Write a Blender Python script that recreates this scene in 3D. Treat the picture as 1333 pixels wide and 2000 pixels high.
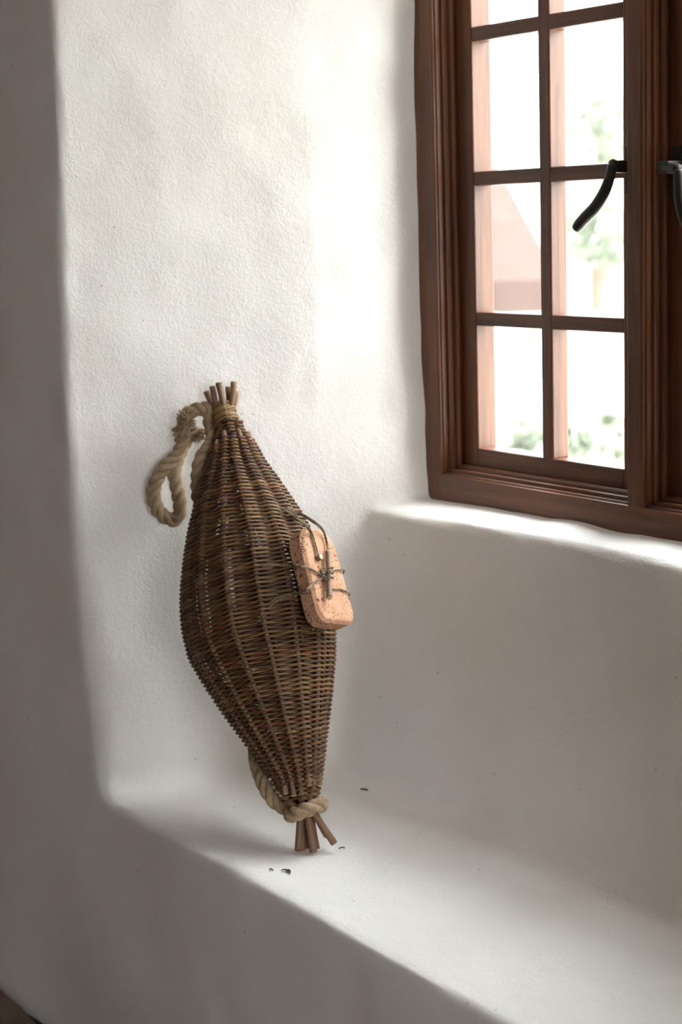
import bpy, bmesh, math, random
import numpy as np
from mathutils import Vector

random.seed(7); rng = np.random.default_rng(7)
for o in list(bpy.data.objects): bpy.data.objects.remove(o, do_unlink=True)
scene = bpy.context.scene
COL = scene.collection

# ------------------------------------------------------------------ camera
FPX = 3310.0; CX, CY = 666.5, 1000.0
def nrm(v): v = np.asarray(v, float); return v/np.linalg.norm(v)
_mx = nrm([-1705-CX, 500-CY, FPX])
_dn = np.array([1280-CX, 20000-CY, FPX]); _dn = nrm(_dn-_mx*_dn.dot(_mx))
_X = -_mx; _Z = -_dn; _Y = np.cross(_Z, _X)
RW = np.array([_X, _Y, _Z])                    # world = RW @ (right, down, forward)
CAM = np.array([0, 0, 0.96])
cam_d = bpy.data.cameras.new('camera'); cam = bpy.data.objects.new('camera', cam_d); COL.objects.link(cam)
cam_d.sensor_fit = 'VERTICAL'; cam_d.sensor_height = 36; cam_d.sensor_width = 24
cam_d.lens = FPX/2000*36
r_, d_, f_ = RW[:, 0], RW[:, 1], RW[:, 2]
from mathutils import Matrix
cam.matrix_world = Matrix(((r_[0], -d_[0], -f_[0], CAM[0]), (r_[1], -d_[1], -f_[1], CAM[1]), (r_[2], -d_[2], -f_[2], CAM[2]), (0, 0, 0, 1)))
cam_d.dof.use_dof = True; cam_d.dof.focus_distance = 2.48; cam_d.dof.aperture_fstop = 4.0
cam_d.clip_end = 300
scene.camera = cam

# ------------------------------------------------------------------ world: bright overcast sky
SKY = 14.0
world = bpy.data.worlds.new('overcast_sky'); scene.world = world; world.use_nodes = True
nt = world.node_tree; nt.nodes.clear()
wo = nt.nodes.new('ShaderNodeOutputWorld'); bg = nt.nodes.new('ShaderNodeBackground')
tc = nt.nodes.new('ShaderNodeTexCoord'); sp = nt.nodes.new('ShaderNodeSeparateXYZ'); rp = nt.nodes.new('ShaderNodeValToRGB')
rp.color_ramp.elements[0].position = 0.0; rp.color_ramp.elements[0].color = (0.80, 0.80, 0.79, 1)
rp.color_ramp.elements[1].position = 0.9; rp.color_ramp.elements[1].color = (.86, .93, 1.0, 1)
nt.links.new(tc.outputs['Generated'], sp.inputs[0]); nt.links.new(sp.outputs['Z'], rp.inputs[0])
nt.links.new(rp.outputs[0], bg.inputs['Color']); bg.inputs['Strength'].default_value = SKY
nt.links.new(bg.outputs[0], wo.inputs[0])
sun_d = bpy.data.lights.new('hazy_sun', 'SUN'); sun = bpy.data.objects.new('hazy_sun', sun_d); COL.objects.link(sun)
sun_d.energy = 16.0; sun_d.angle = math.radians(80); sun_d.color = (1.0, .965, .92)
sun.rotation_euler = Vector((.50, .44, .76)).to_track_quat('Z', 'Y').to_euler(); sun.location = (8, 8, 8)
scene.cycles.diffuse_bounces = 8
vs = scene.view_settings
vs.view_transform = 'Standard'; vs.look = 'None'; vs.gamma = 1.0; vs.use_curve_mapping = False; vs.exposure = 0.12

# ------------------------------------------------------------------ helpers
def ray(u, v): return RW @ np.array([u-CX, v-CY, FPX])
def onz(u, v, z): d = ray(u, v); return CAM+d*((z-CAM[2])/d[2])
def ony(u, v, y): d = ray(u, v); return CAM+d*((y-CAM[1])/d[1])
def onpl(u, v, p, n): d = ray(u, v); return CAM+d*(np.dot(p-CAM, n)/d.dot(n))

def mesh_obj(name, V, F, mat, parent=None, smooth=False, uv=None):
    me = bpy.data.meshes.new(name)
    me.from_pydata([tuple(map(float, v)) for v in V], [], [tuple(map(int, f)) for f in F]); me.update()
    if smooth: me.polygons.foreach_set('use_smooth', [True]*len(me.polygons))
    me.materials.append(mat)
    o = bpy.data.objects.new(name, me); COL.objects.link(o)
    if parent is not None: o.parent = parent
    return o
def empty(name, loc=(0, 0, 0)):
    o = bpy.data.objects.new(name, None); COL.objects.link(o); o.location = loc; o.empty_display_size = .05; return o
def tag(o, label=None, cat=None, group=None, kind=None):
    if label: o['label'] = label
    if cat: o['category'] = cat
    if group: o['group'] = group
    if kind: o['kind'] = kind
    return o
def parent_keep(o, p):
    o.parent = p; o.matrix_parent_inverse = Matrix.Translation(p.location).inverted()

class MB:
    def __init__(s): s.V = []; s.F = []; s.n = 0
    def add(s, V, F):
        s.V.extend(V); s.F.extend([tuple(i+s.n for i in f) for f in F]); s.n += len(V)
    def box(s, a, b):
        x0, y0, z0 = a; x1, y1, z1 = b
        s.add([(x0,y0,z0),(x1,y0,z0),(x1,y1,z0),(x0,y1,z0),(x0,y0,z1),(x1,y0,z1),(x1,y1,z1),(x0,y1,z1)],
              [(0,3,2,1),(4,5,6,7),(0,1,5,4),(1,2,6,5),(2,3,7,6),(3,0,4,7)])
    def build(s, name, mat, parent=None, smooth=False): return mesh_obj(name, s.V, s.F, mat, parent, smooth)

def bevel_obj(o, w=.002, seg=2):
    bm = bmesh.new(); bm.from_mesh(o.data)
    bmesh.ops.bevel(bm, geom=bm.edges[:], offset=w, segments=seg, affect='EDGES', profile=.5)
    bm.to_mesh(o.data); bm.free(); return o

def catmull(P, n):
    P = np.asarray(P, float); Q = np.vstack([2*P[0]-P[1], P, 2*P[-1]-P[-2]]); out = []
    for i in range(len(P)-1):
        p0, p1, p2, p3 = Q[i], Q[i+1], Q[i+2], Q[i+3]
        t = np.linspace(0, 1, n, endpoint=False)[:, None]
        out.append(.5*((2*p1)+(-p0+p2)*t+(2*p0-5*p1+4*p2-p3)*t**2+(-p0+3*p1-3*p2+p3)*t**3))
    out.append(P[-1:]); return np.vstack(out)
def resample(P, step):
    P = np.asarray(P, float); L = np.r_[0, np.cumsum(np.linalg.norm(np.diff(P, axis=0), axis=1))]
    n = max(3, int(L[-1]/step)+1); s = np.linspace(0, L[-1], n)
    return np.stack([np.interp(s, L, P[:, i]) for i in range(P.shape[1])], 1)
def frames(P):
    T = np.gradient(P, axis=0); T /= np.linalg.norm(T, axis=1)[:, None]+1e-12
    N = np.zeros_like(P); a = np.array([0, 0, 1.]) if abs(T[0][2]) < .9 else np.array([1., 0, 0])
    N[0] = nrm(a-T[0]*a.dot(T[0]))
    for i in range(1, len(P)):
        v = N[i-1]-T[i]*N[i-1].dot(T[i]); N[i] = v/(np.linalg.norm(v)+1e-12)
    return T, N, np.cross(T, N)
def tube(P, r, k=6, caps=True):
    P = np.asarray(P, float); n = len(P); r = np.broadcast_to(np.asarray(r, float), (n,))
    T, N, B = frames(P); a = np.arange(k)*2*np.pi/k
    V = (P[:, None, :]+r[:, None, None]*(np.cos(a)[None, :, None]*N[:, None, :]+np.sin(a)[None, :, None]*B[:, None, :])).reshape(-1, 3)
    F = [(i*k+j, i*k+(j+1) % k, (i+1)*k+(j+1) % k, (i+1)*k+j) for i in range(n-1) for j in range(k)]
    if caps: F += [tuple(range(k-1, -1, -1)), tuple((n-1)*k+j for j in range(k))]
    return list(map(tuple, V)), F
def rope_strands(P, r, strands=3, lay=.06, k=9, step=.003, phase=0):
    """twisted rope: one tube for each strand, wound about the path P"""
    P = resample(P, step); T, N, B = frames(P)
    s = np.r_[0, np.cumsum(np.linalg.norm(np.diff(P, axis=0), axis=1))]; res = []
    off = r*(.54 if strands == 3 else .5); sr = r*(.51 if strands == 3 else .55)
    for q in range(strands):
        ph = phase+2*np.pi*(s/lay+q/strands)
        Q = P+off*(np.cos(ph)[:, None]*N+np.sin(ph)[:, None]*B)
        res.append(tube(Q, sr, k))
    return res

# ------------------------------------------------------------------ materials
def new_mat(name):
    m = bpy.data.materials.new(name); m.use_nodes = True; t = m.node_tree
    b = t.nodes['Principled BSDF']; return m, t, b
def N_(t, kind, **kw):
    n = t.nodes.new(kind)
    for k, v in kw.items():
        if k in n.inputs: n.inputs[k].default_value = v
        else: setattr(n, k, v)
    return n
def ramp(t, stops, interp='LINEAR'):
    r = t.nodes.new('ShaderNodeValToRGB'); e = r.color_ramp.elements; r.color_ramp.interpolation = interp
    while len(e) < len(stops): e.new(.5)
    for i, (p, c) in enumerate(stops): e[i].position = p; e[i].color = (*c, 1)
    return r

def plaster(name, col=(.925, .915, .903), rough=1.0, grain=1.0):
    m, t, b = new_mat(name); L = t.links.new
    co = N_(t, 'ShaderNodeNewGeometry')
    n1 = N_(t, 'ShaderNodeTexNoise', Scale=3.2, Detail=5.0, Roughness=.6); L(co.outputs['Position'], n1.inputs['Vector'])
    n2 = N_(t, 'ShaderNodeTexNoise', Scale=230.0, Detail=3.0, Roughness=.6); L(co.outputs['Position'], n2.inputs['Vector'])
    n3 = N_(t, 'ShaderNodeTexNoise', Scale=48.0, Detail=4.0, Roughness=.65); L(co.outputs['Position'], n3.inputs['Vector'])
    # rare dark specks and thin scuffs
    vo = N_(t, 'ShaderNodeTexVoronoi', Scale=19.0); L(co.outputs['Position'], vo.inputs['Vector'])
    sp_ = ramp(t, [(.0, (.35, .32, .28)), (.035, (.6, .57, .53)), (.05, (1, 1, 1))]); L(vo.outputs['Distance'], sp_.inputs[0])
    tint = ramp(t, [(.35, (col[0]*.955, col[1]*.94, col[2]*.91)), (.62, col)]); L(n1.outputs['Fac'], tint.inputs[0])
    mul = N_(t, 'ShaderNodeMix', data_type='RGBA', blend_type='MULTIPLY'); mul.inputs[0].default_value = .55
    L(tint.outputs[0], mul.inputs[6]); L(sp_.outputs[0], mul.inputs[7]); L(mul.outputs[2], b.inputs['Base Color'])
    b.inputs['Roughness'].default_value = rough; b.inputs['Specular IOR Level'].default_value = .15
    b1 = N_(t, 'ShaderNodeBump', Strength=.22*grain, Distance=.006); L(n3.outputs['Fac'], b1.inputs['Height'])
    b2 = N_(t, 'ShaderNodeBump', Strength=.38*grain, Distance=.0022); L(n2.outputs['Fac'], b2.inputs['Height']); L(b1.outputs[0], b2.inputs['Normal'])
    L(b2.outputs[0], b.inputs['Normal']); return m

def wood(name, c0, c1, axis='Z', rough=.42, scale=1.0):
    m, t, b = new_mat(name); L = t.links.new
    co = N_(t, 'ShaderNodeNewGeometry'); mp = N_(t, 'ShaderNodeMapping')
    s = {'X': (4, 90, 90), 'Z': (90, 90, 4), 'Y': (90, 4, 90)}[axis]; mp.inputs['Scale'].default_value = tuple(q*scale for q in s)
    L(co.outputs['Position'], mp.inputs[0])
    n = N_(t, 'ShaderNodeTexNoise', Scale=1.0, Detail=6.0, Roughness=.65, Distortion=.6); L(mp.outputs[0], n.inputs['Vector'])
    nb = N_(t, 'ShaderNodeTexNoise', Scale=5.0, Detail=2.0); L(co.outputs['Position'], nb.inputs['Vector'])
    mx = N_(t, 'ShaderNodeMath', operation='MULTIPLY_ADD'); mx.inputs[1].default_value = .35; L(nb.outputs['Fac'], mx.inputs[0]); L(n.outputs['Fac'], mx.inputs[2])
    r = ramp(t, [(.42, c0), (.85, c1)]); L(mx.outputs[0], r.inputs[0]); L(r.outputs[0], b.inputs['Base Color'])
    b.inputs['Roughness'].default_value = rough
    bp = N_(t, 'ShaderNodeBump', Strength=.15, Distance=.001); L(n.outputs['Fac'], bp.inputs['Height']); L(bp.outputs[0], b.inputs['Normal'])
    return m

def willow(name, stops, rough=.38):
    m, t, b = new_mat(name); L = t.links.new
    oi = N_(t, 'ShaderNodeObjectInfo'); co = N_(t, 'ShaderNodeNewGeometry')
    n = N_(t, 'ShaderNodeTexNoise', Scale=22.0, Detail=3.0); L(co.outputs['Position'], n.inputs['Vector'])
    ma = N_(t, 'ShaderNodeMath', operation='MULTIPLY_ADD'); ma.inputs[1].default_value = .42; ma.inputs[2].default_value = -.21
    L(n.outputs['Fac'], ma.inputs[0])
    ad = N_(t, 'ShaderNodeMath', operation='ADD'); L(oi.outputs['Random'], ad.inputs[0]); L(ma.outputs[0], ad.inputs[1])
    r = ramp(t, stops); L(ad.outputs[0], r.inputs[0])
    n2 = N_(t, 'ShaderNodeTexNoise', Scale=420.0, Detail=2.0); L(co.outputs['Position'], n2.inputs['Vector'])
    dr = ramp(t, [(.3, (.62, .58, .55)), (.6, (1, 1, 1))]); L(n2.outputs['Fac'], dr.inputs[0])
    mu = N_(t, 'ShaderNodeMix', data_type='RGBA', blend_type='MULTIPLY'); mu.inputs[0].default_value = .7
    L(r.outputs[0], mu.inputs[6]); L(dr.outputs[0], mu.inputs[7]); L(mu.outputs[2], b.inputs['Base Color'])
    b.inputs['Roughness'].default_value = rough
    bp = N_(t, 'ShaderNodeBump', Strength=.25, Distance=.0006); L(n2.outputs['Fac'], bp.inputs['Height']); L(bp.outputs[0], b.inputs['Normal'])
    return m

def fibre(name, c0, c1, scale=500, rough=.95, bump=.5):
    m, t, b = new_mat(name); L = t.links.new
    co = N_(t, 'ShaderNodeNewGeometry')
    n = N_(t, 'ShaderNodeTexNoise', Scale=float(scale), Detail=4.0, Roughness=.7); L(co.outputs['Position'], n.inputs['Vector'])
    n2 = N_(t, 'ShaderNodeTexNoise', Scale=60.0, Detail=2.0); L(co.outputs['Position'], n2.inputs['Vector'])
    ad = N_(t, 'ShaderNodeMath', operation='MULTIPLY_ADD'); ad.inputs[1].default_value = .5; L(n2.outputs['Fac'], ad.inputs[0]); L(n.outputs['Fac'], ad.inputs[2])
    r = ramp(t, [(.5, c0), (.95, c1)]); L(ad.outputs[0], r.inputs[0]); L(r.outputs[0], b.inputs['Base Color'])
    b.inputs['Roughness'].default_value = rough; b.inputs['Specular IOR Level'].default_value = .2
    bp = N_(t, 'ShaderNodeBump', Strength=bump, Distance=.0012); L(n.outputs['Fac'], bp.inputs['Height']); L(bp.outputs[0], b.inputs['Normal'])
    return m
def plain(name, c, rough=.7, metal=0.0, var=.12, scale=30.0):
    m, t, b = new_mat(name); L = t.links.new
    co = N_(t, 'ShaderNodeNewGeometry'); n = N_(t, 'ShaderNodeTexNoise', Scale=scale, Detail=3.0); L(co.outputs['Position'], n.inputs['Vector'])
    r = ramp(t, [(.3, tuple(q*(1-var) for q in c)), (.7, tuple(min(1, q*(1+var)) for q in c))]); L(n.outputs['Fac'], r.inputs[0]); L(r.outputs[0], b.inputs['Base Color'])
    b.inputs['Roughness'].default_value = rough; b.inputs['Metallic'].default_value = metal; return m

M = {}
M['plaster'] = plaster('white_lime_plaster')
M['plaster_room'] = plaster('white_lime_plaster_room', grain=.45)
M['oak_v'] = wood('brown_oak_upright', (.040, .0125, .005), (.175, .062, .025), 'Z')
M['oak_h'] = wood('brown_oak_level', (.040, .0125, .005), (.175, .062, .025), 'X')
M['weaver'] = willow('willow_bark_weaver', [(.0, (.050, .022, .012)), (.18, (.13, .055, .018)), (.36, (.095, .064, .022)), (.52, (.19, .064, .024)), (.68, (.14, .085, .028)), (.84, (.21, .115, .042)), (1, (.085, .036, .028))], .5)
M['stake'] = willow('willow_bark_stake', [(.0, (.16, .085, .048)), (.5, (.23, .13, .075)), (1, (.30, .18, .11))], .5)
M['cut'] = plain('pale_cut_wood', (.62, .47, .30), .8)
M['binding'] = willow('split_willow_binding', [(.0, (.19, .10, .035)), (.5, (.28, .165, .06)), (1, (.32, .21, .10))], .4)
M['rope'] = fibre('hemp_rope', (.22, .15, .085), (.54, .415, .275))
M['twine'] = fibre('tarred_jute_twine', (.10, .072, .048), (.36, .28, .195), 900)
M['toggle'] = plain('smooth_peeled_twig', (.24, .15, .10), .55, 0, .12, 60)
M['iron'] = plain('black_iron', (.028, .027, .024), .55, .4, .2)
M['leaf_bit'] = plain('dry_leaf', (.05, .06, .03), .8)

def cork_mat():
    m, t, b = new_mat('cork'); L = t.links.new
    co = N_(t, 'ShaderNodeTexCoord')
    n = N_(t, 'ShaderNodeTexNoise', Scale=38.0, Detail=4.0); L(co.outputs['Object'], n.inputs['Vector'])
    base = ramp(t, [(.35, (.47, .255, .155)), (.7, (.60, .35, .225))]); L(n.outputs['Fac'], base.inputs[0])
    mp = N_(t, 'ShaderNodeMapping'); mp.inputs['Scale'].default_value = (1, 1, .75); L(co.outputs['Object'], mp.inputs[0])
    nd = N_(t, 'ShaderNodeTexNoise', Scale=330.0, Detail=1.0); L(mp.outputs[0], nd.inputs['Vector'])
    pit = ramp(t, [(.58, (1, 1, 1)), (.64, (.20, .11, .07))]); L(nd.outputs['Fac'], pit.inputs[0])
    # pits gather towards one end of the slab
    nm = N_(t, 'ShaderNodeTexNoise', Scale=24.0, Detail=1.0); L(co.outputs['Object'], nm.inputs['Vector'])
    msk = ramp(t, [(.36, (.05, .05, .05)), (.62, (1, 1, 1))]); L(nm.outputs['Fac'], msk.inputs[0])
    mu = N_(t, 'ShaderNodeMix', data_type='RGBA', blend_type='MULTIPLY'); L(msk.outputs[0], mu.inputs[0]); L(base.outputs[0], mu.inputs[6]); L(pit.outputs[0], mu.inputs[7])
    vo = N_(t, 'ShaderNodeTexVoronoi', Scale=52.0, Randomness=1.0); L(mp.outputs[0], vo.inputs['Vector'])
    big = ramp(t, [(.105, (.09, .05, .03)), (.135, (1, 1, 1))]); L(vo.outputs['Distance'], big.inputs[0])
    mu2 = N_(t, 'ShaderNodeMix', data_type='RGBA', blend_type='MULTIPLY'); mu2.inputs[0].default_value = .8; L(mu.outputs[2], mu2.inputs[6]); L(big.outputs[0], mu2.inputs[7])
    # short lenticel streaks across the sides
    mp2 = N_(t, 'ShaderNodeMapping'); mp2.inputs['Scale'].default_value = (60, 60, 420); L(co.outputs['Object'], mp2.inputs[0])
    ns = N_(t, 'ShaderNodeTexNoise', Scale=1.0, Detail=2.0); L(mp2.outputs[0], ns.inputs['Vector'])
    st = ramp(t, [(.63, (1, 1, 1)), (.69, (.2, .11, .07))]); L(ns.outputs['Fac'], st.inputs[0])
    sepn = N_(t, 'ShaderNodeSeparateXYZ'); L(co.outputs['Normal'], sepn.inputs[0])
    ab = N_(t, 'ShaderNodeMath', operation='ABSOLUTE'); L(sepn.outputs['X'], ab.inputs[0])
    sm = ramp(t, [(.5, (0, 0, 0)), (.85, (1, 1, 1))]); L(ab.outputs[0], sm.inputs[0])
    mu3 = N_(t, 'ShaderNodeMix', data_type='RGBA', blend_type='MULTIPLY'); L(sm.outputs[0], mu3.inputs[0]); L(mu2.outputs[2], mu3.inputs[6]); L(st.outputs[0], mu3.inputs[7])
    L(mu3.outputs[2], b.inputs['Base Color']); b.inputs['Roughness'].default_value = .85; b.inputs['Specular IOR Level'].default_value = .25
    bp = N_(t, 'ShaderNodeBump', Strength=.5, Distance=.001); L(pit.outputs[0], bp.inputs['Height']); L(bp.outputs[0], b.inputs['Normal'])
    return m
M['cork'] = cork_mat()

def glass_mat():
    m = bpy.data.materials.new('old_window_glass'); m.use_nodes = True; t = m.node_tree; t.nodes.clear(); L = t.links.new
    o = N_(t, 'ShaderNodeOutputMaterial'); mx = N_(t, 'ShaderNodeMixShader'); tr = N_(t, 'ShaderNodeBsdfTransparent'); gl = N_(t, 'ShaderNodeBsdfGlossy')
    tr.inputs[0].default_value = (.95, .965, .955, 1); gl.inputs['Roughness'].default_value = .02
    ge = N_(t, 'ShaderNodeNewGeometry'); dt_ = N_(t, 'ShaderNodeVectorMath', operation='DOT_PRODUCT'); L(ge.outputs['Incoming'], dt_.inputs[0]); L(ge.outputs['Normal'], dt_.inputs[1])
    ab = N_(t, 'ShaderNodeMath', operation='ABSOLUTE'); L(dt_.outputs['Value'], ab.inputs[0])
    om = N_(t, 'ShaderNodeMath', operation='SUBTRACT'); om.inputs[0].default_value = 1; L(ab.outputs[0], om.inputs[1])
    pw = N_(t, 'ShaderNodeMath', operation='POWER'); L(om.outputs[0], pw.inputs[0]); pw.inputs[1].default_value = 5
    fr = N_(t, 'ShaderNodeMath', operation='MULTIPLY_ADD'); L(pw.outputs[0], fr.inputs[0]); fr.inputs[1].default_value = .6; fr.inputs[2].default_value = .04
    L(fr.outputs[0], mx.inputs[0]); L(tr.outputs[0], mx.inputs[1]); L(gl.outputs[0], mx.inputs[2]); L(mx.outputs[0], o.inputs[0]); return m
M['glass'] = glass_mat()

# ------------------------------------------------------------------ plaster shell (window niche) as one smooth field
YR = 1.235                                   # face of the room wall
R0 = np.array([-2.506, 1.245]); R1 = np.array([-2.37, 1.63])
YF = 1.806                                   # front of the window frame
h = .0085
gx = np.arange(-3.05, -0.95, h); gy = np.arange(1.12, 2.02, h); gz = np.arange(-.565, 1.78, h)
def smin(a, b, k): q = np.maximum(k-np.abs(a-b), 0)/k; return np.minimum(a, b)-q*q*k*.25
def smax(a, b, k): return -smin(-a, -b, k)
def lattice(cell, seed, stretch=(1, 1, 1)):
    r = np.random.default_rng(seed); mats = []; shp = []
    for g, s in zip((gx, gy, gz), stretch):
        c = (g-g[0])/(cell*s); i = np.floor(c).astype(int); f = c-i; f = f*f*(3-2*f); n = i[-1]+2
        W = np.zeros((len(g), n), np.float32); W[np.arange(len(g)), i] = 1-f; W[np.arange(len(g)), i+1] = f; mats.append(W); shp.append(n)
    A = (r.random(shp)*2-1).astype(np.float32)
    A = np.tensordot(mats[0], A, (1, 0)); A = np.einsum('xbc,yb->xyc', A, mats[1], optimize=True); return np.einsum('xyc,zc->xyz', A, mats[2], optimize=True)
x = gx[:, None, None].astype(np.float32); y = gy[None, :, None].astype(np.float32); z = gz[None, None, :].astype(np.float32)
slope = (R1[0]-R0[0])/(R1[1]-R0[1])
# left reveal: splayed; the arris wanders as it goes up
zt = np.array([-.5, 0, .056, .232, .446, .661, .912, 1.309, 1.8]); dx = np.array([.0, .0, .012, .0, -.028, -.036, -.02, .004, .02])
wob = np.interp(gz, zt, dx).astype(np.float32)[None, None, :]*np.clip((1.62-y)/.36, 0, 1)
xr = R0[0]+slope*(np.minimum(y, 1.86)-R0[1])+wob-.012*np.clip((y-1.62)/.15, 0, 1)*np.clip((z-.5)/.3, 0, 1)
xl = -1.235-slope*(np.minimum(y, 1.86)-1.806)
side_l = (xr-x)*.943; side_r = (x-xl)*.943
seat = 0.0-z+0*x
sill_z = .4725+.10*(np.minimum(y, 1.83)-1.80)+.004*np.sin(x*9.2+.6)-.008*(x+2.0)
yb = 1.622+.175*z+.03*np.clip((x+2.3)/.7, 0, 1)*np.clip(z/.45, 0, 1)
back = smin((y-yb)*.985, (sill_z-z), .018)
lint = z-(1.555+.12*(1.8-y))
side_l = side_l-np.clip(y-1.885, 0, 1)*.95; alc = smax(side_l, side_r, .04); alc = smax(alc, seat, .05); kk = np.interp(gz, [.38, .43], [.045, .012]).astype(np.float32)[None, None, :]; alc = smax(alc, back, kk); alc = smax(alc, lint, .05)
ka = np.interp(gz, [0, .05, .22, .42, .62], [.014, .026, .042, .026, .010]).astype(np.float32)[None, None, :]; foot_o = np.interp(gx, [-3.05, -2.97, -2.74, -2.6], [-.012, -.012, .012, .012]).astype(np.float32)[:, None, None]*np.clip((-.33-z)/.15, 0, 1)
air = smin((y-YR)-foot_o+0*x+0*z, alc, ka)
fld = air+.0050*lattice(.17, 1)+.0026*lattice(.075, 2)+.0010*lattice(.034, 3)
del alc, back, air
def surface_nets(f):
    s = f < 0; nx, ny, nz = f.shape
    act = np.zeros((nx-1, ny-1, nz-1), np.uint8)
    for a in (0, 1):
        for b in (0, 1):
            for c in (0, 1): act += s[a:nx-1+a, b:ny-1+b, c:nz-1+c]
    I = np.argwhere((act > 0) & (act < 8)); idx = -np.ones(act.shape, np.int64); idx[tuple(I.T)] = np.arange(len(I))
    acc = np.zeros((len(I), 3)); cnt = np.zeros(len(I))
    cor = [(a, b, c) for a in (0, 1) for b in (0, 1) for c in (0, 1)]
    for p in cor:
        for ax in range(3):
            if p[ax]: continue
            q = list(p); q[ax] = 1
            fa = f[I[:, 0]+p[0], I[:, 1]+p[1], I[:, 2]+p[2]]; fb = f[I[:, 0]+q[0], I[:, 1]+q[1], I[:, 2]+q[2]]
            m = (fa < 0) != (fb < 0); t = np.where(m, fa/np.where(m, fa-fb, 1), 0)
            P = np.tile(np.array(p, float), (len(I), 1)); P[:, ax] += t; acc += P*m[:, None]; cnt += m
    V = I+acc/cnt[:, None]
    V = V*h+np.array([gx[0], gy[0], gz[0]])
    Q = []
    for ax in range(3):
        sl0 = [slice(None)]*3; sl1 = [slice(None)]*3; sl0[ax] = slice(0, -1); sl1[ax] = slice(1, None)
        ch = s[tuple(sl0)] != s[tuple(sl1)]; E = np.argwhere(ch); u, v = (ax+1) % 3, (ax+2) % 3
        ok = (E[:, u] > 0) & (E[:, v] > 0) & (E[:, u] < f.shape[u]-1) & (E[:, v] < f.shape[v]-1); E = E[ok]
        inside = s[tuple(E.T)]
        def at(du, dv): c = E.copy(); c[:, u] -= du; c[:, v] -= dv; return idx[c[:, 0], c[:, 1], c[:, 2]]
        q = np.stack([at(1, 1), at(0, 1), at(0, 0), at(1, 0)], 1)
        q[inside] = q[inside][:, ::-1]          # air is negative: normals point to the air
        Q.append(q)
    return V, np.vstack(Q)
SV, SQ = surface_nets(fld); del fld
# vertex normals of the whole shell, kept on the pieces so that no seam shows
fn = np.cross(SV[SQ[:, 2]]-SV[SQ[:, 0]], SV[SQ[:, 3]]-SV[SQ[:, 1]])
vn = np.zeros_like(SV)
for i in range(4): np.add.at(vn, SQ[:, i], fn)
vn /= np.linalg.norm(vn, axis=1)[:, None]+1e-12
fc = SV[SQ].mean(1); fnn = fn/(np.linalg.norm(fn, axis=1)[:, None]+1e-12)
cx, cy, cz = fc.T
room = (fnn[:, 1] < -.7) & (cy < YR+.06) | (cy < YR+.012)
sill_m = ~room & (cy > 1.66) & (cz > .40) & (cz < .53) & (fnn[:, 2] > .55)
seat_m = ~room & ~sill_m & (fnn[:, 2] > .6)
lint_m = ~room & (fnn[:, 2] < -.6)
left_m = ~room & ~sill_m & ~seat_m & ~lint_m & (fnn[:, 0] > .62)
right_m = ~room & ~sill_m & ~seat_m & ~lint_m & (fnn[:, 0] < -.62)
back_m = ~(room | sill_m | seat_m | lint_m | left_m | right_m)
def shell(name, mask, mat, label):
    q = SQ[mask]; u, inv = np.unique(q, return_inverse=True); inv = inv.reshape(q.shape)
    me = bpy.data.meshes.new(name); me.vertices.add(len(u)); me.vertices.foreach_set('co', SV[u].ravel())
    n = len(q); me.loops.add(n*4); me.loops.foreach_set('vertex_index', inv.ravel().astype(np.int32)); me.polygons.add(n)
    me.polygons.foreach_set('loop_start', np.arange(n, dtype=np.int32)*4)
    me.update(calc_edges=True); me.validate()
    me.polygons.foreach_set('use_smooth', [True]*len(me.polygons))
    me.normals_split_custom_set_from_vertices(vn[u].tolist()); me.materials.append(mat)
    o = bpy.data.objects.new(name, me); COL.objects.link(o); tag(o, label, kind='structure'); return o
shell('wall_front', room, M['plaster_room'], 'shaded white plaster room wall around the window niche')
shell('wall_left', left_m, M['plaster'], 'uneven daylit white plaster reveal behind the basket')
shell('wall_right', right_m, M['plaster'], 'white plaster reveal at the right end of the niche')
shell('wall_back', back_m, M['plaster'], 'white plaster wall below the window at the back of the seat')
shell('window_seat', seat_m, M['plaster'], 'white plastered window seat ledge under the basket')
shell('window_sill', sill_m, M['plaster'], 'bright narrow plaster sill under the brown window frame')
shell('lintel', lint_m, M['plaster'], 'white plaster soffit above the window niche')

# rest of the room (outside the frame, bounces the daylight)
def slab(name, boxes, mat, label):
    m = MB()
    for a, b in boxes: m.box(a, b)
    o = m.build(name, mat); tag(o, label, kind='structure'); return o
slab('wall_outer', [((-4.4, YR+.001, -.6), (-3.03, 2.0, 2.2)), ((-.97, YR+.001, -.6), (1.9, 2.0, 2.2)), ((-3.03, YR+.001, 1.765), (-.97, 2.0, 2.2)),
                    ((-3.03, 1.95, -.6), (-2.44, 2.0, 1.77)), ((-1.21, 1.95, -.6), (-.97, 2.0, 1.77)), ((-2.4, 1.95, -.6), (-1.1, 2.0, .40)), ((-2.4, 1.95, 1.60), (-1.1, 2.0, 1.77))],
     M['plaster_room'], 'plastered house wall around the niche, outside the view')
slab('wall_far_left', [((-4.4, -2.6, -.6), (-4.2, YR+.02, 2.2))], M['plaster_room'], 'white plaster end wall of the room')
slab('wall_far_right', [((1.7, -2.6, -.6), (1.9, -.72, 2.2)), ((1.7, .68, -.6), (1.9, YR+.02, 2.2)), ((1.7, -.72, -.6), (1.9, .68, .60)), ((1.7, -.72, 1.64), (1.9, .68, 2.2))], M['plaster_room'], 'white plaster end wall of the room with an unseen opening added for fill light')  # gap added out of view, lets fill light reach the reveal and basket
M['bounce_cut_panel'] = wood('brown_bounce_cut_panel', (.10, .05, .025), (.26, .14, .07), 'Z')
slab('wall_rear', [((-4.4, -2.8, -.6), (1.9, -2.6, 2.2))], M['bounce_cut_panel'], 'rear wall of the room, dark wood panels added to cut bounced light')  # brown wood added behind the camera so less light bounces onto the room wall
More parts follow.
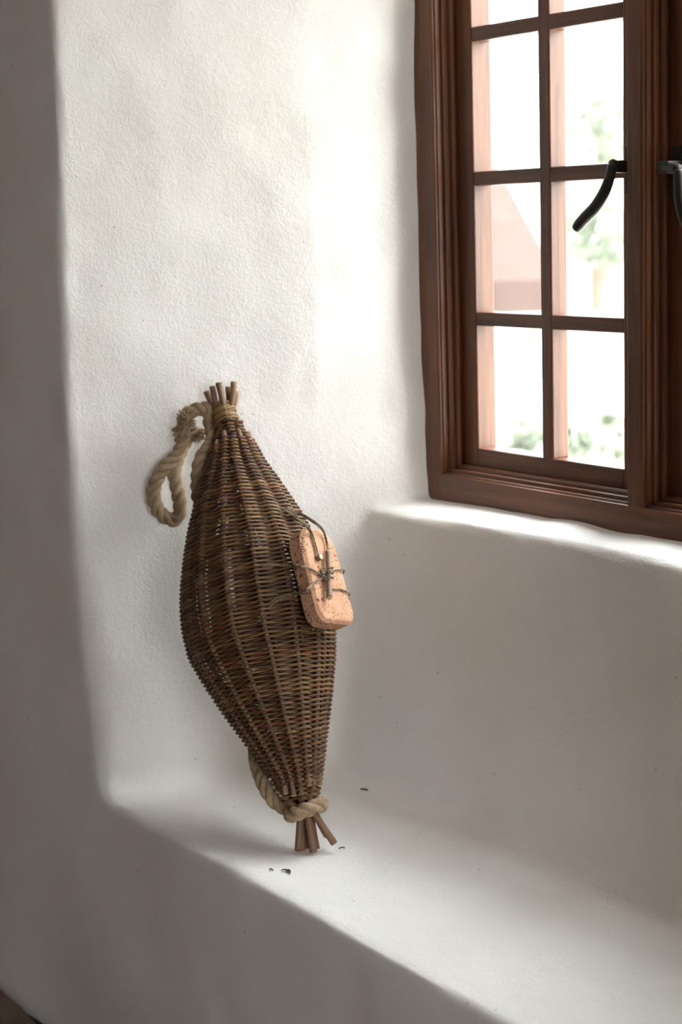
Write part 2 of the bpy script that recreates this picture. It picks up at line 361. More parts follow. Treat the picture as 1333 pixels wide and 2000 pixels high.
slab('ceiling', [((-4.4, -2.8, 2.0), (1.9, 2.0, 2.2))], M['oak_h'], 'room ceiling, dark timber added to cut bounced light')  # ceiling made dark, out of view, to lower the bounce on the room wall
M['stone'] = plain('brown_flagstone', (.17, .125, .09), .7, 0, .35, 9.0)
M['joint'] = plain('dark_floor_joint', (.012, .010, .008), .9)
slab('floor', [((-4.4, -2.8, -.70), (1.9, 1.30, -.533))], M['joint'], 'dark stone floor at the foot of the wall')
floor = bpy.data.objects['floor']
fr = random.Random(3)
def flag(x0, x1, y0, y1, pts=None):
    P = pts or [(x0, y0), (x1, y0), (x1, y1), (x0, y1)]
    n = len(P); V = [(a, b, -.536) for a, b in P]+[(a, b, -.513) for a, b in P]
    cxm = sum(a for a, b in P)/n; cym = sum(b for a, b in P)/n
    V += [(cxm+(a-cxm)*.985, cym+(b-cym)*.985, -.508) for a, b in P]
    F = [(i, (i+1) % n, n+(i+1) % n, n+i) for i in range(n)]+[(n+i, n+(i+1) % n, 2*n+(i+1) % n, 2*n+i) for i in range(n)]+[tuple(2*n+i for i in range(n))]
    mesh_obj('flagstone', V, F, M['stone'], floor)
_e = [onz(u, v, -.510)[:2] for u, v in ((130, 2050), (98, 2022), (73, 2001), (57, 1986), (46, 1971), (26, 1954), (0, 1932), (-60, 1886))]
flag(0, 0, 0, 0, [(-3.30, .75), (-2.40, .72)]+[(float(a), float(b)) for a, b in _e]+[(-3.30, float(_e[-1][1])+.01)])
for i, (x0, x1) in enumerate([(-4.19, -3.32), (-2.37, -1.9), (-1.88, -1.2), (-1.18, -.4), (-.38, .6), (.62, 1.69)]): flag(x0, x1, .74, 1.13-.01*(i % 3))
for r_i in range(5):
    xx = -4.19
    while xx < 1.5:
        w = fr.uniform(.55, .95); flag(xx, min(xx+w-.02, 1.69), .06-.66*r_i, .70-.66*r_i); xx += w

# ------------------------------------------------------------------ window
win = empty('window_1', (-1.8, YF, .47)); tag(win, 'brown oak casement window with small panes above the plaster sill', kind='structure')
OPEN = [(-2.272, -1.821), (-1.788, -1.337)]; ZB, ZT = .516, 1.515
# (all window meshes are written in world coordinates; the root's inverse keeps them there)
def wadd(o, par):
    if par is win: o.parent = win; o.matrix_parent_inverse = Matrix.Translation(win.location).inverted()
    else: o.parent = par
    return o
def wbox(name, a, b, mat, par=win, bev=.0025):
    m = MB(); m.box(a, b); o = m.build(name, mat); bevel_obj(o, bev, 2); return wadd(o, par)
YB = YF+.085
wbox('jamb', (-2.36, YF, .40), (OPEN[0][0], YB, 1.62), M['oak_v'])
wbox('jamb', (OPEN[1][1], YF, .40), (-1.25, YB, 1.62), M['oak_v'])
wbox('mullion', (OPEN[0][1], YF-.001, ZB-.002), (OPEN[1][0], YB, ZT), M['oak_v'], bev=.003)
wbox('frame_sill', (OPEN[0][0]-.001, YF-.0005, .40), (OPEN[1][1]+.001, YB+.03, ZB), M['oak_h'])
wbox('frame_head', (OPEN[0][0]-.001, YF-.0005, ZT), (OPEN[1][1]+.001, YB, 1.62), M['oak_h'])
# moulding swept round each opening: (inset, depth)
prof = [(-.002, .004), (.0025, .006), (.0032, .0145), (.0085, .0150), (.0092, .0165), (.0095, .0225), (.0065, .0250), (.0068, .0265)]
for a in np.linspace(-110, 60, 8): prof.append((.0095+.0068*math.cos(math.radians(a)), .0332+.0068*math.sin(math.radians(a))))
prof += [(.0120, .0405), (.0120, .047), (-.004, .047)]
def moulding(x0, x1, z0, z1):
    cor = [((x0, z0), (1, 1)), ((x1, z0), (-1, 1)), ((x1, z1), (-1, -1)), ((x0, z1), (1, -1))]
    for i in range(4):
        (p, dp), (q, dq) = cor[i], cor[(i+1) % 4]; V = []; n = len(prof)
        for (c, d) in ((p, dp), (q, dq)): V += [(c[0]+d[0]*u, YF+v, c[1]+d[1]*u) for u, v in prof]
        F = [(j, (j+1) % n, n+(j+1) % n, n+j) for j in range(n)]+[tuple(range(n-1, -1, -1)), tuple(range(n, 2*n))]
        o = mesh_obj('moulding', V, F, M['oak_h'] if i % 2 == 0 else M['oak_v']); wadd(o, win)
        bm = bmesh.new(); bm.from_mesh(o.data); bmesh.ops.recalc_face_normals(bm, faces=bm.faces); bm.to_mesh(o.data); bm.free()
YS = YF+.040; YG = YS+.020
def casement(x0, x1, gl, gr, hinge):
    # x0,x1: outer edges; gl,gr: glass edges; built of two stiles and two rails
    zb, zt = ZB+.009, ZT-.009; g0, g1 = .562, 1.469; yb = YS+.042
    root = wbox('casement', (x0, YS, zb), (gl, yb, zt), M['oak_v']); root['label'] = 'hinge stile and frame of the casement'
    wbox('stile', (gr, YS, zb), (x1, yb, zt), M['oak_v'], root)
    wbox('rail', (gl-.001, YS+.0004, zb), (gr+.001, yb-.001, g0), M['oak_h'], root)
    wbox('rail', (gl-.001, YS+.0004, g1), (gr+.001, yb-.001, zt), M['oak_h'], root)
    mu = .026; mid = (gl+gr)/2; mz = .0235
    zs = [.771, 1.0035, 1.2365]
    wbox('glazing_bar', (mid-mu/2, YS+.001, g0-.001), (mid+mu/2, yb-.006, g1+.001), M['oak_v'], root)
    for zz in zs: wbox('glazing_bar', (gl-.001, YS+.0015, zz), (gr+.001, yb-.007, zz+mz), M['oak_h'], root)
    zr = [g0]+[q for zz in zs for q in (zz, zz+mz)]+[g1]
    for a, b in ((gl, mid-mu/2), (mid+mu/2, gr)):
        for i in range(4):
            m = MB(); m.box((a-.002, YG, zr[2*i]-.002), (b+.002, YG+.003, zr[2*i+1]+.002)); wadd(m.build('pane', M['glass']), root)
    return root
for x0, x1 in OPEN: moulding(x0, x1, ZB, ZT)
cas1 = casement(-2.263, -1.830, -2.219, -1.869, 'l')
cas2 = casement(-1.779, -1.346, -1.722, -1.390, 'r')
# latches: plate, pivot block, curved lever
def latch(px, sx, pts, zc, plate_w):
    pl_ = wbox('latch_plate', (px-plate_w/2, YS-.004, zc-.040), (px+plate_w/2, YS+.001, zc+.030), M['iron'], win, .0015)
    wbox('latch_pivot', (px-.010, YS-.036, zc-.009), (px+.010, YS-.002, zc+.009), M['iron'], pl_, .002)
    arm = resample(np.array([(px, YS-.030, zc), pts[0]]), .004); V, F = tube(arm, .0075, 8); wadd(mesh_obj('latch_arm', V, F, M['iron'], None, True), pl_)
    P = resample(catmull(np.array(pts), 10), .003); n = len(P); s = np.linspace(0, 1, n)
    rr = .0068+.0022*np.sin(s*np.pi*.8)-.0008*(s > .97); rr[0] *= .75
    V, F = tube(P, rr, 10); wadd(mesh_obj('latch_lever', V, F, M['iron'], None, True), pl_)
    for dz in (.022, -.032):
        a = np.arange(10)*2*np.pi/10
        V = [(px+.0045*math.cos(t), YS-.0045, zc+dz+.0045*math.sin(t)) for t in a]+[(px+.003*math.cos(t), YS-.0065, zc+dz+.003*math.sin(t)) for t in a]
        F = [(j, (j+1) % 10, 10+(j+1) % 10, 10+j) for j in range(10)]+[tuple(range(10, 20))]
        wadd(mesh_obj('screw', V, F, M['iron']), pl_)
YH = YS-.046
pts = [ony(u, v, YH) for u, v in ((1197, 320), (1192, 345), (1181, 375), (1163, 405), (1141, 428), (1126, 446))]
latch(-1.8495, 1, pts, ony(1222, 326, YS)[2], .024)
pts2 = [p.copy() for p in pts]; xc = (OPEN[0][1]+OPEN[1][0])/2
p2 = [ony(u, v, YH) for u, v in ((1326, 330), (1327, 365), (1331, 400), (1340, 430), (1354, 455))]
latch(-1.752, -1, p2, ony(1300, 328, YS)[2], .026)

# ------------------------------------------------------------------ willow basket
RN = np.array([.943, -.333, 0.]); RP = np.array([R0[0]-.012, R0[1], 0.])
FOOT = onz(600, 1664, 0.0)
B_ = onpl(441, 812, RP+RN*.060, RN)                         # bound neck near the reveal
# ring: on the ray through the lower rope, at the height of the stick length
RING = onz(598, 1581, .066)
AX = nrm(B_-RING); LEN = np.linalg.norm(B_-RING)
E1 = r_-AX*r_.dot(AX); E1 = nrm(E1); E2 = np.cross(E1, AX)
if E2.dot(f_) > 0: E2 = -E2                                  # towards the viewer
def proj(p):
    q = RW.T@(np.asarray(p)-CAM); return np.array([CX+FPX*q[0]/q[2], CY+FPX*q[1]/q[2]]), q[2]
a0, _ = proj(RING); a1, _ = proj(B_); ad = nrm(a1-a0); ap = np.array([-ad[1], ad[0]]); al = np.linalg.norm(a1-a0)
left = [(424,835),(415,865),(404,906),(391,950),(379,996),(367,1048),(359,1100),(354,1150),(352,1190),(355,1240),(368,1300),(403,1358),(434,1404),(477,1461),(508,1500),(533,1535),(550,1568)]
right = [(474,832),(499,860),(523,906),(552,948),(577,985),(603,1025),(628,1075),(646,1130),(657,1180),(664,1240),(662,1300),(656,1358),(650,1404),(642,1461),(637,1500),(631,1535),(624,1566)]
def prof2(L_):
    P = np.array(L_, float)-a0; t = P@ad/al; d = P@ap; o = np.argsort(t); return t[o], d[o]
lt, ld = prof2(left); rt, rd = prof2(right)
if ld.mean() > rd.mean(): ap = -ap; lt, ld = prof2(left); rt, rd = prof2(right)
TT = np.linspace(.018, .962, 160)
def smooth(a, n=9): k = np.hanning(n+2)[1:-1]; k /= k.sum(); return np.convolve(np.pad(a, n//2, mode='edge'), k, 'valid')
dl = smooth(np.interp(TT, lt, ld)); dr = smooth(np.interp(TT, rt, rd))
dep = np.array([proj(RING+AX*LEN*t)[1] for t in TT])
CO = (dl+dr)/2*dep/FPX; RAD = (dr-dl)/2*dep/FPX
WR = .00215; SR = .0042; AMP = SR+WR*.95
def R_(t): return np.interp(t, TT, RAD)-AMP-WR
def Cc(t): return RING+AX*LEN*t+E1*np.interp(t, TT, CO)
def surf(t, th, rr=None):
    q = R_(t) if rr is None else rr
    return Cc(t)+q*(math.sin(th)*E1+math.cos(th)*E2)

NS = 15; TH0 = math.radians(4.0)
angles = [TH0+2*math.pi*k/NS for k in range(NS)]; MAIN = [0, 2, 4, 6, 8, 10, 12]
basket = empty('willow_basket', tuple(FOOT)); tag(basket, 'tall spindle-shaped brown willow basket leaning in the window niche', 'basket')
def badd(o, par=None):
    if par is None: o.parent = basket; o.matrix_parent_inverse = Matrix.Translation(basket.location).inverted()
    else: o.parent = par
    return o
T_LO, T_HI = .020, .976
T_SB, T_ST = .052, .925           # where the shorter stakes stop
# weavers: one rod for each turn of the spiral
seqs = []; tcur = T_LO; crossing = 0; pitch = .0035
pts_all = []; 
while tcur < T_HI:
    ring_idx = MAIN if (tcur < T_SB or tcur > T_ST) else list(range(NS))
    dt = pitch/LEN/len(ring_idx)
    turn = []
    for k in ring_idx:
        th = angles[k]; sg = 1 if crossing % 2 == 0 else -1; R = max(R_(tcur), .008)
        am = AMP if sg > 0 else -AMP*.9
        dlt = SR*1.0/max(R, .012)
        jz = rng.normal(0, .0002)/LEN
        for a, w in ((-dlt, .86), (0, 1.0), (dlt, .86)): turn.append(np.array([tcur+jz, th+a, R+am*w]))
        crossing += 1; tcur += dt
    pts_all.append(turn)
def polar(p): return surf(p[0], p[1], p[2])
for i, turn in enumerate(pts_all):
    nxt = pts_all[i+1][:2] if i+1 < len(pts_all) else []
    P = [polar(p) for p in turn]+[polar(p) for p in nxt]
    Q = [P[0]]
    for j in range(1, len(P)):
        Q.append(P[j-1]*.5+P[j]*.5) if np.linalg.norm(P[j]-P[j-1]) > .004 else None
        Q.append(P[j])
    Q = np.array(Q); w = WR*rng.uniform(.88, 1.1)
    V, F = tube(Q, w*np.linspace(1.05, .92, len(Q)), 6)
    badd(mesh_obj('weaver', V, F, M['weaver'], None, True))
# stakes
bot_ends = [((583, 1661), 0.0), ((618, 1658), .002), ((653, 1647), .010), ((640, 1632), .016), ((602, 1655), .0), ((590, 1660), .0), ((613, 1664), 0.0)]
top_ends = [(427, 748), (457, 746), (461, 764), (446, 756), (432, 765), (403, 765), (415, 755)]
# stick end order follows the angle round the bundle: front, right, back, left
order = {0: (6, 0), 2: (2, 1), 4: (3, 2), 6: (1, 3), 8: (4, 4), 10: (5, 5), 12: (0, 6)}
def cut_end(P, d, r, par):
    T, N, B = frames(np.array([P, P+d*.01])); a = np.arange(12)*2*np.pi/12
    V = [P+d*.0002+r*.93*(math.cos(t)*N[0]+math.sin(t)*B[0]) for t in a]+[P+d*.0012+r*.80*(math.cos(t)*N[0]+math.sin(t)*B[0]) for t in a]
    F = [(j, (j+1) % 12, 12+(j+1) % 12, 12+j) for j in range(12)]+[tuple(range(12, 24))]
    o = mesh_obj('cut_end', V, F, M['cut']); o.parent = par; return o
for k in range(NS):
    th = angles[k]; main = k in MAIN
    if main:
        bi, ti = order[k]; (bu, bv), bz = bot_ends[bi]
        ca = math.sin(th)*E1+math.cos(th)*E2
        be = onz(bu, bv, bz+.0042)
        if be[1] > FOOT[1]+.05: be = be
        te = onpl(*top_ends[ti], B_+f_*(-.012*math.cos(th)), f_)
        body = [surf(t, th, max(R_(t), .011)) for t in np.linspace(.03, .95, 26)]
        ctr = [be, be*.55+(RING+ca*.009)*.45, RING+ca*.010, Cc(.015)+ca*.014]+body+[B_+ca*.011, B_*.45+te*.55+ca*.006, te]
        P = resample(catmull(ctr, 5), .008); n = len(P); s = np.linspace(0, 1, n); rr = np.interp(s, [0, .1, .16, .86, .95, 1], [.0060, .0050, SR, SR, .0046, .0054])
    else:
        o_ = .0052
        te_ = T_ST+rng.uniform(-.006, .018); be_ = T_SB-rng.uniform(-.004, .02)
        tl = np.linspace(be_, te_, 26)
        body = [surf(t, th, max(R_(t), .011)+(o_ if t in (tl[0], tl[-1]) else 0)) for t in tl]
        P = resample(catmull(body, 5), .008); n = len(P); s = np.linspace(0, 1, n); rr = np.interp(s, [0, .05, .95, 1], [.0047, SR, SR, .0046])
    V, F = tube(P, rr, 8); st = badd(mesh_obj('stake', V, F, M['stake'], None, True))
    cut_end(P[0], nrm(P[0]-P[1]), rr[0], st); cut_end(P[-1], nrm(P[-1]-P[-2]), rr[-1], st)
# binding of split willow round the neck
for j in range(9):
    a = np.linspace(0, 2*np.pi*1.04, 40); off = (j-4)*.0036
    rad = .0188+.0012*math.sin(j*1.7)-.0008*(j-4)*.5
    P = np.array([B_+AX*(off+.0036*q/(2*np.pi)+.004*math.sin(q+.4)+.0012*math.sin(2*q+j))+rad*(math.sin(q)*E1+math.cos(q)*E2)-E1*.0015 for q in a])
    V, F = tube(P, .0020, 6); badd(mesh_obj('binding', V, F, M['binding'], None, True))

# rope handle: ring round the foot, up the hidden side, out at the neck, knotted loop
RR = .0118
def at_plane(u, v, off): return onpl(u, v, RP+RN*off, RN)
rb = []
ringR = .0245
for q in np.linspace(math.radians(-150), math.radians(150), 16):
    rb.append(RING+ringR*(math.sin(q)*E1+math.cos(q)*E2)+AX*(.003*math.sin(q)-.004*math.cos(q)))
ringP = catmull(np.array(rb[::-1]), 6)
up = [rb[0], Cc(.03)+(R_(.03)+.018)*(math.sin(math.radians(-118))*E1+math.cos(math.radians(-118))*E2)]
for t in np.linspace(.08, .90, 12):
    aa = math.radians(np.interp(t, [.06, .12, .22, .6, .78, .86, .92], [-104, -122, -152, -155, -140, -108, -98]))
    up.append(Cc(t)+(R_(t)+AMP+WR*2+RR)*(math.sin(aa)*E1+math.cos(aa)*E2))
neck = B_+(-E1*.030-E2*.012)
up += [B_-AX*.035-E1*.030-E2*.014, B_-AX*.004-E1*.0275-E2*.016, at_plane(404, 800, .045), at_plane(388, 799, .036), at_plane(370, 806, .030), at_plane(360, 822, .022), at_plane(360, 850, .021)]
loop = [at_plane(358, 866, .020), at_plane(345, 890, .023), at_plane(322, 912, .024), at_plane(306, 938, .022), at_plane(300, 966, .018), at_plane(306, 992, .016), at_plane(322, 1010, .016), at_plane(340, 1016, .017),
        at_plane(351, 1003, .019), at_plane(351, 978, .018), at_plane(345, 950, .015), at_plane(341, 925, .013), at_plane(346, 898, .0125), at_plane(358, 872, .0125), at_plane(370, 845, .014)]
rope_root = empty('rope_handle', tuple(B_)); badd(rope_root); rope_root['label'] = 'thick twisted hemp rope carrying handle'
rope_root.matrix_parent_inverse = Matrix.Translation(basket.location).inverted()
def radd(V, F, name, mat, smooth=True):
    o = mesh_obj(name, V, F, mat, None, smooth); o.parent = rope_root; o.matrix_parent_inverse = Matrix.Translation(B_.tolist()).inverted(); return o
P = catmull(np.vstack([ringP[::6], np.array(up[1:]), np.array(loop)]), 8)
for V, F in rope_strands(P, RR, 3, .052, 9, .003): radd(V, F, 'rope_strand', M['rope'])
# frayed ends at the knot
def fray(center, direction, n, length, spread, seed):
    r = np.random.default_rng(seed); mb = MB(); d = nrm(direction)
    for i in range(n):
        a = nrm(d+r.normal(0, spread, 3)); p0 = center+r.normal(0, .0042, 3); L_ = length*r.uniform(.5, 1.15); b = r.normal(0, .35, 3)
        P = np.array([p0+(a*s+b*s*s*.8)*L_ for s in np.linspace(0, 1, 5)]); mb.add(*tube(P, np.array([.0014, .0013, .0012, .0010, .0006]), 4))
    return mb
kn = at_plane(362, 822, .040); kn2 = at_plane(384, 838, .022)
for V, F in rope_strands(catmull(np.array([at_plane(362, 850, .030), at_plane(358, 835, .036), kn]), 8), .0105, 3, .05, 8, .003): radd(V, F, 'rope_strand', M['rope'])
for V, F in rope_strands(catmull(np.array([at_plane(372, 836, .016), at_plane(378, 838, .018), at_plane(384, 846, .02)]), 8), .0098, 3, .05, 8, .003): radd(V, F, 'rope_strand', M['rope'])
f1 = fray(kn, RN*.8+np.array([0, 0, .5]), 420, .011, .8, 5); o = radd(f1.V, f1.F, 'frayed_end', M['rope']); o['kind'] = 'stuff'
f2 = fray(at_plane(386, 848, .02), E1*.4-np.array([0, 0, 1.]), 200, .009, .7, 6); o = radd(f2.V, f2.F, 'frayed_end', M['rope']); o['kind'] = 'stuff'
# loose lashing round the knot
for j in range(3):
    c = at_plane(358+j*2, 832+j*10, .024); a = np.linspace(0, 2*np.pi, 28)
    P = np.array([c+.0165*(np.cos(q)*nrm(E1*1.0+.2*AX)+np.sin(q)*RN*.9)+AX*.004*np.sin(q) for q in a]); V, F = tube(P, .0036, 7); radd(V, F, 'knot_wrap', M['rope'])
# loose hairs along the rope
mb = MB(); rr2 = np.random.default_rng(9); PP = resample(P if False else catmull(np.vstack([ringP[::6], np.array(up[1:]), np.array(loop)]), 8), .0006)
for i in range(1500):
    c = PP[rr2.integers(len(PP))]; d = nrm(rr2.normal(0, 1, 3)); e = nrm(np.cross(d, rr2.normal(0, 1, 3)))
    p0 = c+d*RR*.9; L_ = rr2.uniform(.003, .007)
    mb.add(*tube(np.array([p0, p0+(e*.8+d*.35)*L_*.6, p0+(e+d*.7)*L_]), np.array([.00022, .00018, .0001]), 3, False))
o = radd(mb.V, mb.F, 'rope_fuzz', M['rope']); o['kind'] = 'stuff'

# ------------------------------------------------------------------ cork slab tied to the basket
tc_, thc = .498, math.radians(46)
nC = nrm(math.sin(math.radians(51))*E1+math.cos(math.radians(51))*E2+AX*.05)
uC = nrm(AX+E1*.0-nC*AX.dot(nC)); sC = np.cross(uC, nC)          # up, side (image right)
if sC.dot(r_) < 0: sC = -sC
W_, H_, D_ = .088, .158, .030
cc, dcc = proj(surf(tc_, thc))
CEN = surf(tc_, thc, R_(tc_)+AMP+WR*2+D_/2+.003)
def outline(w, hh, rt, rb_, n=9):
    pts = []
    for (cx_, cz_, r, a0_) in ((w/2-rb_, -hh/2+rb_, rb_, -90), (w/2-rt, hh/2-rt, rt, 0), (-w/2+rt, hh/2-rt, rt, 90), (-w/2+rb_, -hh/2+rb_, rb_, 180)):
        for a in np.linspace(a0_, a0_+90, n): pts.append((cx_+r*math.cos(math.radians(a)), cz_+r*math.sin(math.radians(a))))
    return pts
def cork():
    V = []; rings = [(-D_/2, .0035), (-D_/2+.0035, 0), (D_/2-.0050, 0), (D_/2-.0008, .0040), (D_/2, .0062)]
    for (dy, ins) in rings:
        for (a, b) in outline(W_-2*ins, H_-2*ins, .034-ins*.5, .021-ins*.5): V.append((a*(1-.10*(b/H_)), -dy, b))
    n = len(V)//len(rings); F = []
    for i in range(len(rings)-1):
        for j in range(n): F.append((i*n+j, i*n+(j+1) % n, (i+1)*n+(j+1) % n, (i+1)*n+j))
    F += [tuple(range(n-1, -1, -1)), tuple((len(rings)-1)*n+j for j in range(n))]
    o = mesh_obj('cork_slab', V, F, M['cork'], None, True)
    bm = bmesh.new(); bm.from_mesh(o.data); bmesh.ops.recalc_face_normals(bm, faces=bm.faces); bm.to_mesh(o.data); bm.free()
    o.data.polygons.foreach_set('use_smooth', [True]*len(o.data.polygons))
    for e in o.data.edges:
        a, b = e.vertices
        if a//n == b//n and a//n in (1, 2, 3): e.use_edge_sharp = True
    for p in o.data.polygons:
        if len(p.vertices) > 8: p.use_smooth = False
    o.matrix_world = Matrix(((sC[0], -nC[0], uC[0], CEN[0]), (sC[1], -nC[1], uC[1], CEN[1]), (sC[2], -nC[2], uC[2], CEN[2]), (0, 0, 0, 1))); return o
ck = cork(); tag(ck, 'rounded slab of speckled tan cork tied with twine to the basket', 'cork tag')
CM = ck.matrix_world.copy()
def cadd(V, F, name, mat, smooth=True, par=None):
    o = mesh_obj(name, V, F, mat, None, smooth)
    if par is None: o.parent = ck; o.matrix_parent_inverse = CM.inverted()
    else: o.parent = par
    return o
FRONT = D_/2
def onface(u, v, off=0.0): return onpl(u, v, CEN+nC*(FRONT+off), nC)
def onbasket(u, v, lift=.003):
    # march the viewing ray to the woven surface
    d = nrm(ray(u, v)); p = CAM+d*1.8
    for _ in range(900):
        q = p-RING; t = q.dot(AX)/LEN; c = Cc(t); w = p-c; w = w-AX*w.dot(AX)
        if np.linalg.norm(w) < R_(t)+AMP+WR+lift: return p
        p = p+d*.0015
    return p
# toggle twig
ta, tb = onface(641.5, 1078, .0085), onface(643.5, 1168, .0085)
Pt = resample(np.array([ta, ta*.5+tb*.5+nC*.0008, tb]), .004); V, F = tube(Pt, .0048, 12); tg = cadd(V, F, 'toggle_stick', M['toggle'])
cut_end(Pt[-1], nrm(Pt[-1]-Pt[-2]), .0048, tg); cut_end(Pt[0], nrm(Pt[0]-Pt[1]), .0048, tg)
# peg in the slab
pc = onface(620, 1091, 0); Pp = np.array([pc-nC*.004, pc+nC*.004, pc+nC*.0075]); V, F = tube(Pp, .0048, 12); pg = cadd(V, F, 'peg', M['toggle']); cut_end(Pp[-1], nC, .0048, pg)
def twine(P, r=.0015, n=2, lay=.012):
    mb = MB()
    for V, F in rope_strands(catmull(np.array(P), 8), r, n, lay, 6, .0016): mb.add(V, F)
    return cadd(mb.V, mb.F, 'twine', M['twine'])
k0 = onface(633, 1122, .006)
twine([onbasket(552, 996), onbasket(566, 1002), onbasket(578, 1012, .006), onface(592, 1022, .012), onface(606, 1040, .004), onface(613, 1062, .0022), onface(617, 1080, .0022), onface(619, 1088, .004)])
twine([onbasket(556, 994), onbasket(572, 1003), onbasket(584, 1012, .008), onface(600, 1026, .012), onface(610, 1042, .004), onface(617, 1064, .0022), onface(621, 1080, .0022), onface(622, 1088, .004)])
twine([onbasket(560, 993), onbasket(576, 1001), onbasket(590, 1006, .012), onface(612, 1020, .014), onface(630, 1036, .006), onface(637, 1056, .003), onface(641, 1078, .006)])
twine([onbasket(558, 990), onbasket(574, 998), onbasket(590, 1003, .013), onface(613, 1017, .016), onface(631, 1034, .008), onface(639, 1056, .005), onface(643, 1078, .006)])
def side_pt(u, v): return onpl(u, v, CEN-sC*(W_/2+.002)*1.0, -sC)
twine([onbasket(512, 1107, .0), onbasket(530, 1103, .004), onbasket(552, 1105, .006), side_pt(572, 1107), onface(585, 1107, .002), onface(606, 1112, .002), onface(622, 1119, .003), k0])
twine([onbasket(512, 1104, .0), onbasket(532, 1102, .005), onbasket(554, 1103, .007), side_pt(573, 1104), onface(587, 1105, .003), onface(608, 1111, .003), onface(624, 1121, .004), k0])
twine([onbasket(520, 1184, .0), onbasket(538, 1170, .004), onbasket(560, 1162, .006), side_pt(582, 1157), onface(597, 1151, .002), onface(614, 1138, .002), onface(627, 1129, .003), k0])
twine([onbasket(524, 1187, .0), onbasket(542, 1173, .005), onbasket(564, 1165, .007), side_pt(583, 1160), onface(599, 1153, .003), onface(616, 1139, .003), onface(628, 1130, .004), k0])
edge = lambda s_, z_, o_: CEN+sC*(W_/2*s_)+uC*z_+nC*o_
pr1 = onface(672, 1114, .0015); pr2 = onface(683, 1160, .0015)
twine([k0, onface(648, 1116, .002), onface(660, 1113, .002), pr1, pr1+sC*.012-nC*.012])
twine([k0-uC*.01, onface(648, 1150, .002), onface(664, 1151, .002), onface(676, 1155, .002), pr2, pr2+sC*.01-nC*.012])
for j, (u, v) in enumerate(((643, 1113), (643, 1118), (643, 1123), (643, 1128), (643, 1132))):
    c = onface(u, v, .0085); a = np.linspace(0, 2*np.pi, 22); tilt = .002*(-1)**j
    P = np.array([c+.0064*(np.cos(q)*sC+np.sin(q)*nC)+uC*(tilt*np.sin(q+.5)) for q in a]); V, F = tube(P, .0015, 6); cadd(V, F, 'twine', M['twine'])
for dz, tl in ((0, .3), (.004, -.5), (-.003, .9)):
    a = np.linspace(0, 2*np.pi, 22); P = np.array([k0+uC*dz+.0055*(np.cos(q)*nrm(sC+tl*uC)*.7+np.sin(q)*nrm(uC-tl*sC)*1.3)+nC*.002*np.sin(2*q) for q in a]); V, F = tube(P, .0015, 6); cadd(V, F, 'twine', M['twine'])

# ------------------------------------------------------------------ dry leaf scraps on the seat
scraps = [((712, 1541), .0085, .3, 'curled green leaf scrap at the foot of the back wall'), ((668, 1655), .005, 1.2, 'tiny dark leaf scrap beside the basket sticks'),
          ((530, 1697), .005, .1, 'tiny leaf scrap on the seat in the shadow edge'), ((564, 1700), .009, -.3, 'small curled green leaf in front of the basket foot'), ((556, 1698), .005, .9, 'leaf crumb touching the small curled leaf')]
for (u, v), s, a, lab in scraps:
    c = onz(u, v, .006); V = []; n = 6
    for i in range(n):
        q = i/(n-1); wv = s*.34*math.sin(math.pi*(q*.9+.06)); cz_ = .0012*math.sin(q*3)
        for k in (-1, 0, 1): V.append((s*(q-.5)*2*math.cos(a)-k*wv*math.sin(a), s*(q-.5)*2*math.sin(a)+k*wv*math.cos(a), cz_+abs(k)*.0009+.0006))
    V2 = [(p[0], p[1], p[2]-.0005) for p in V]; m_ = len(V); F = []
    for i in range(n-1):
        for k in range(2):
            q = (i*3+k, i*3+k+1, i*3+k+4, i*3+k+3); F += [q, tuple(reversed([w+m_ for w in q]))]
    o = mesh_obj('leaf_scrap', V+V2, F, M['leaf_bit']); o.location = (c[0], c[1], .0035); tag(o, lab, 'leaf scrap', 'leaf scraps on the window seat')

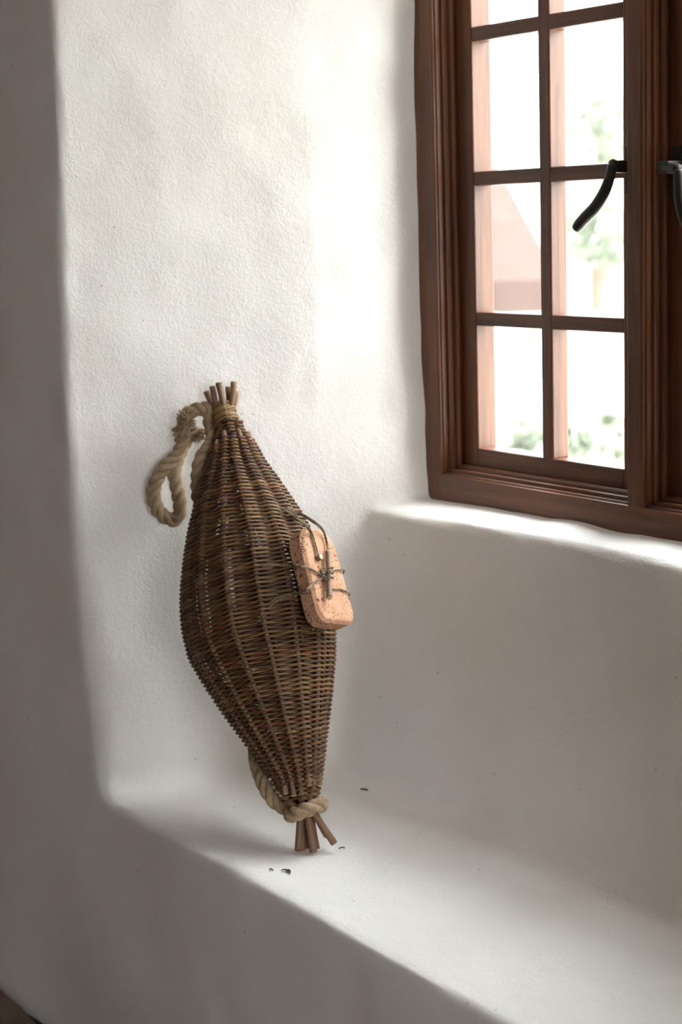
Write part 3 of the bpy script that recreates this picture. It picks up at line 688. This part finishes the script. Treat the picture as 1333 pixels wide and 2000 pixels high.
# ------------------------------------------------------------------ outdoors, far out of focus
M['gravel'] = plain('pale_gravel', (.62, .60, .55), .95, 0, .15, 3.0)
M['render'] = plain('white_render', (.75, .74, .71), .9)
M['rooftile'] = plain('red_roof_tile', (.076, .052, .046), .8, 0, .1, 2.0)
M['foliage'] = plain('garden_foliage', (.21, .23, .18), .8, 0, .1, 2.0)
M['bark'] = plain('grey_bark', (.16, .12, .09), .9)
g = MB(); g.box((-90, -90, -.9), (60, 120, -.75)); o = g.build('ground', M['gravel']); tag(o, 'pale yard outside the window', kind='structure')
for k_ in ('rooftile', 'foliage'): M[k_].node_tree.nodes['Principled BSDF'].inputs['Specular IOR Level'].default_value = 0.0
def house(cx_, cy_, w, d, hh, rh, rot, lab):
    e = empty('house', (cx_, cy_, -.75)); e.rotation_euler.z = rot; tag(e, lab, 'house')
    m = MB(); m.box((-w/2, -d/2, 0), (w/2, d/2, hh)); m.add([(-w/2, -d/2, hh), (-w/2, d/2, hh), (-w/2, 0, hh+rh), (w/2, -d/2, hh), (w/2, d/2, hh), (w/2, 0, hh+rh)], [(0, 1, 2), (3, 5, 4), (0, 2, 5, 3), (1, 4, 5, 2)])
    m.build('wall', M['render'], e)
    for s in (-1, 1):
        m = MB(); a = np.array([0, s*(d/2+.5), hh-.5*rh/(d/2)]); b = np.array([0, 0, hh+rh]); nn = np.array([0, 0, .2])
        V = [(-w/2-.4, a[1], a[2]), (w/2+.4, a[1], a[2]), (w/2+.4, b[1], b[2]), (-w/2-.4, b[1], b[2])]; V += [(p[0], p[1], p[2]+.22) for p in V]
        m.add(V, [(0, 3, 2, 1), (4, 5, 6, 7), (0, 1, 5, 4), (1, 2, 6, 5), (2, 3, 7, 6), (3, 0, 4, 7)]); m.build('roof', M['rooftile'], e)
    m = MB(); m.box((-w*.3, -.3, hh+rh*.6), (-w*.3+.7, .3, hh+rh+.9)); m.build('chimney', M['render'], e)
    for xx in (-w*.28, w*.05, w*.3):
        m = MB(); m.box((xx-.45, -d/2-.04, .9), (xx+.45, -d/2+.02, 2.1)); m.build('window', M['bark'], e)
_d = ray(975, 410); _p = CAM+_d/FPX*15.0; _r = np.array([math.cos(math.radians(55)), math.sin(math.radians(55))]); _p = _p[:2]-_r*3.9
house(_p[0], _p[1], 7.0, 7.0, 1.15, .75, math.radians(55), 'white house with red roof seen hazily through the left panes')
def shrub(u, v, yy, rx, rz, lab, n=1400, grp='garden shrubs outside'):
    c = ony(u, v, yy); e = empty('shrub', (c[0], c[1], -.75)); tag(e, lab, 'shrub', grp); r = np.random.default_rng(int(u+v)); mb = MB()
    zc = c[2]+.75
    for i in range(n):
        q = nrm(r.normal(0, 1, 3))*r.uniform(.55, 1)**.5; q = q*(1+.28*math.sin(5*q[0]+3*q[2])*math.cos(4*q[1]-2*q[2])); p = np.array([q[0]*rx, q[1]*rx*.8, zc+q[2]*rz]); s = (.05*rx+.06)*(1400/n)**.4
        a = nrm(r.normal(0, 1, 3)); b = nrm(np.cross(a, r.normal(0, 1, 3))); mb.add([p-a*s, p+b*s*.5, p+a*s, p-b*s*.5], [(0, 1, 2, 3)])
    o = mb.build('foliage', M['foliage'], e); o['kind'] = 'stuff'
    for k in range(3):
        V, F = tube(np.array([(.1*k-.1, 0, -.02), (.12*k-.12, .03*k, zc*.6), ((k-1)*rx*.35, .1*k, zc)]), np.array([.06, .05, .03]), 6); mesh_obj('stem', V, F, M['bark'], e)
shrub(1165, 455, 20, .9, .5, 'green bush seen through the pane behind the latch lever')
shrub(1185, 250, 26, .95, .8, 'pale green tree crown seen through the upper right pane', 4000)
shrub(1150, 900, 6.5, .45, .22, 'low green plant seen at the bottom of the right pane', 500)
M['blocker_stone'] = plain('grey_blocker_stone', (.26, .25, .23), .9, 0, .3, 4.0)
g = MB(); g.box((.7, 2.0, -.8), (3.2, 3.4, 3.4)); g.box((.55, 2.0, 3.4), (3.3, 3.55, 3.6)); o = g.build('wall_light_blocker', M['blocker_stone']); tag(o, 'unseen stone block added in the yard to keep side light off the reveal', kind='structure')  # added light blocker, out of view: dims the reveal next to the window
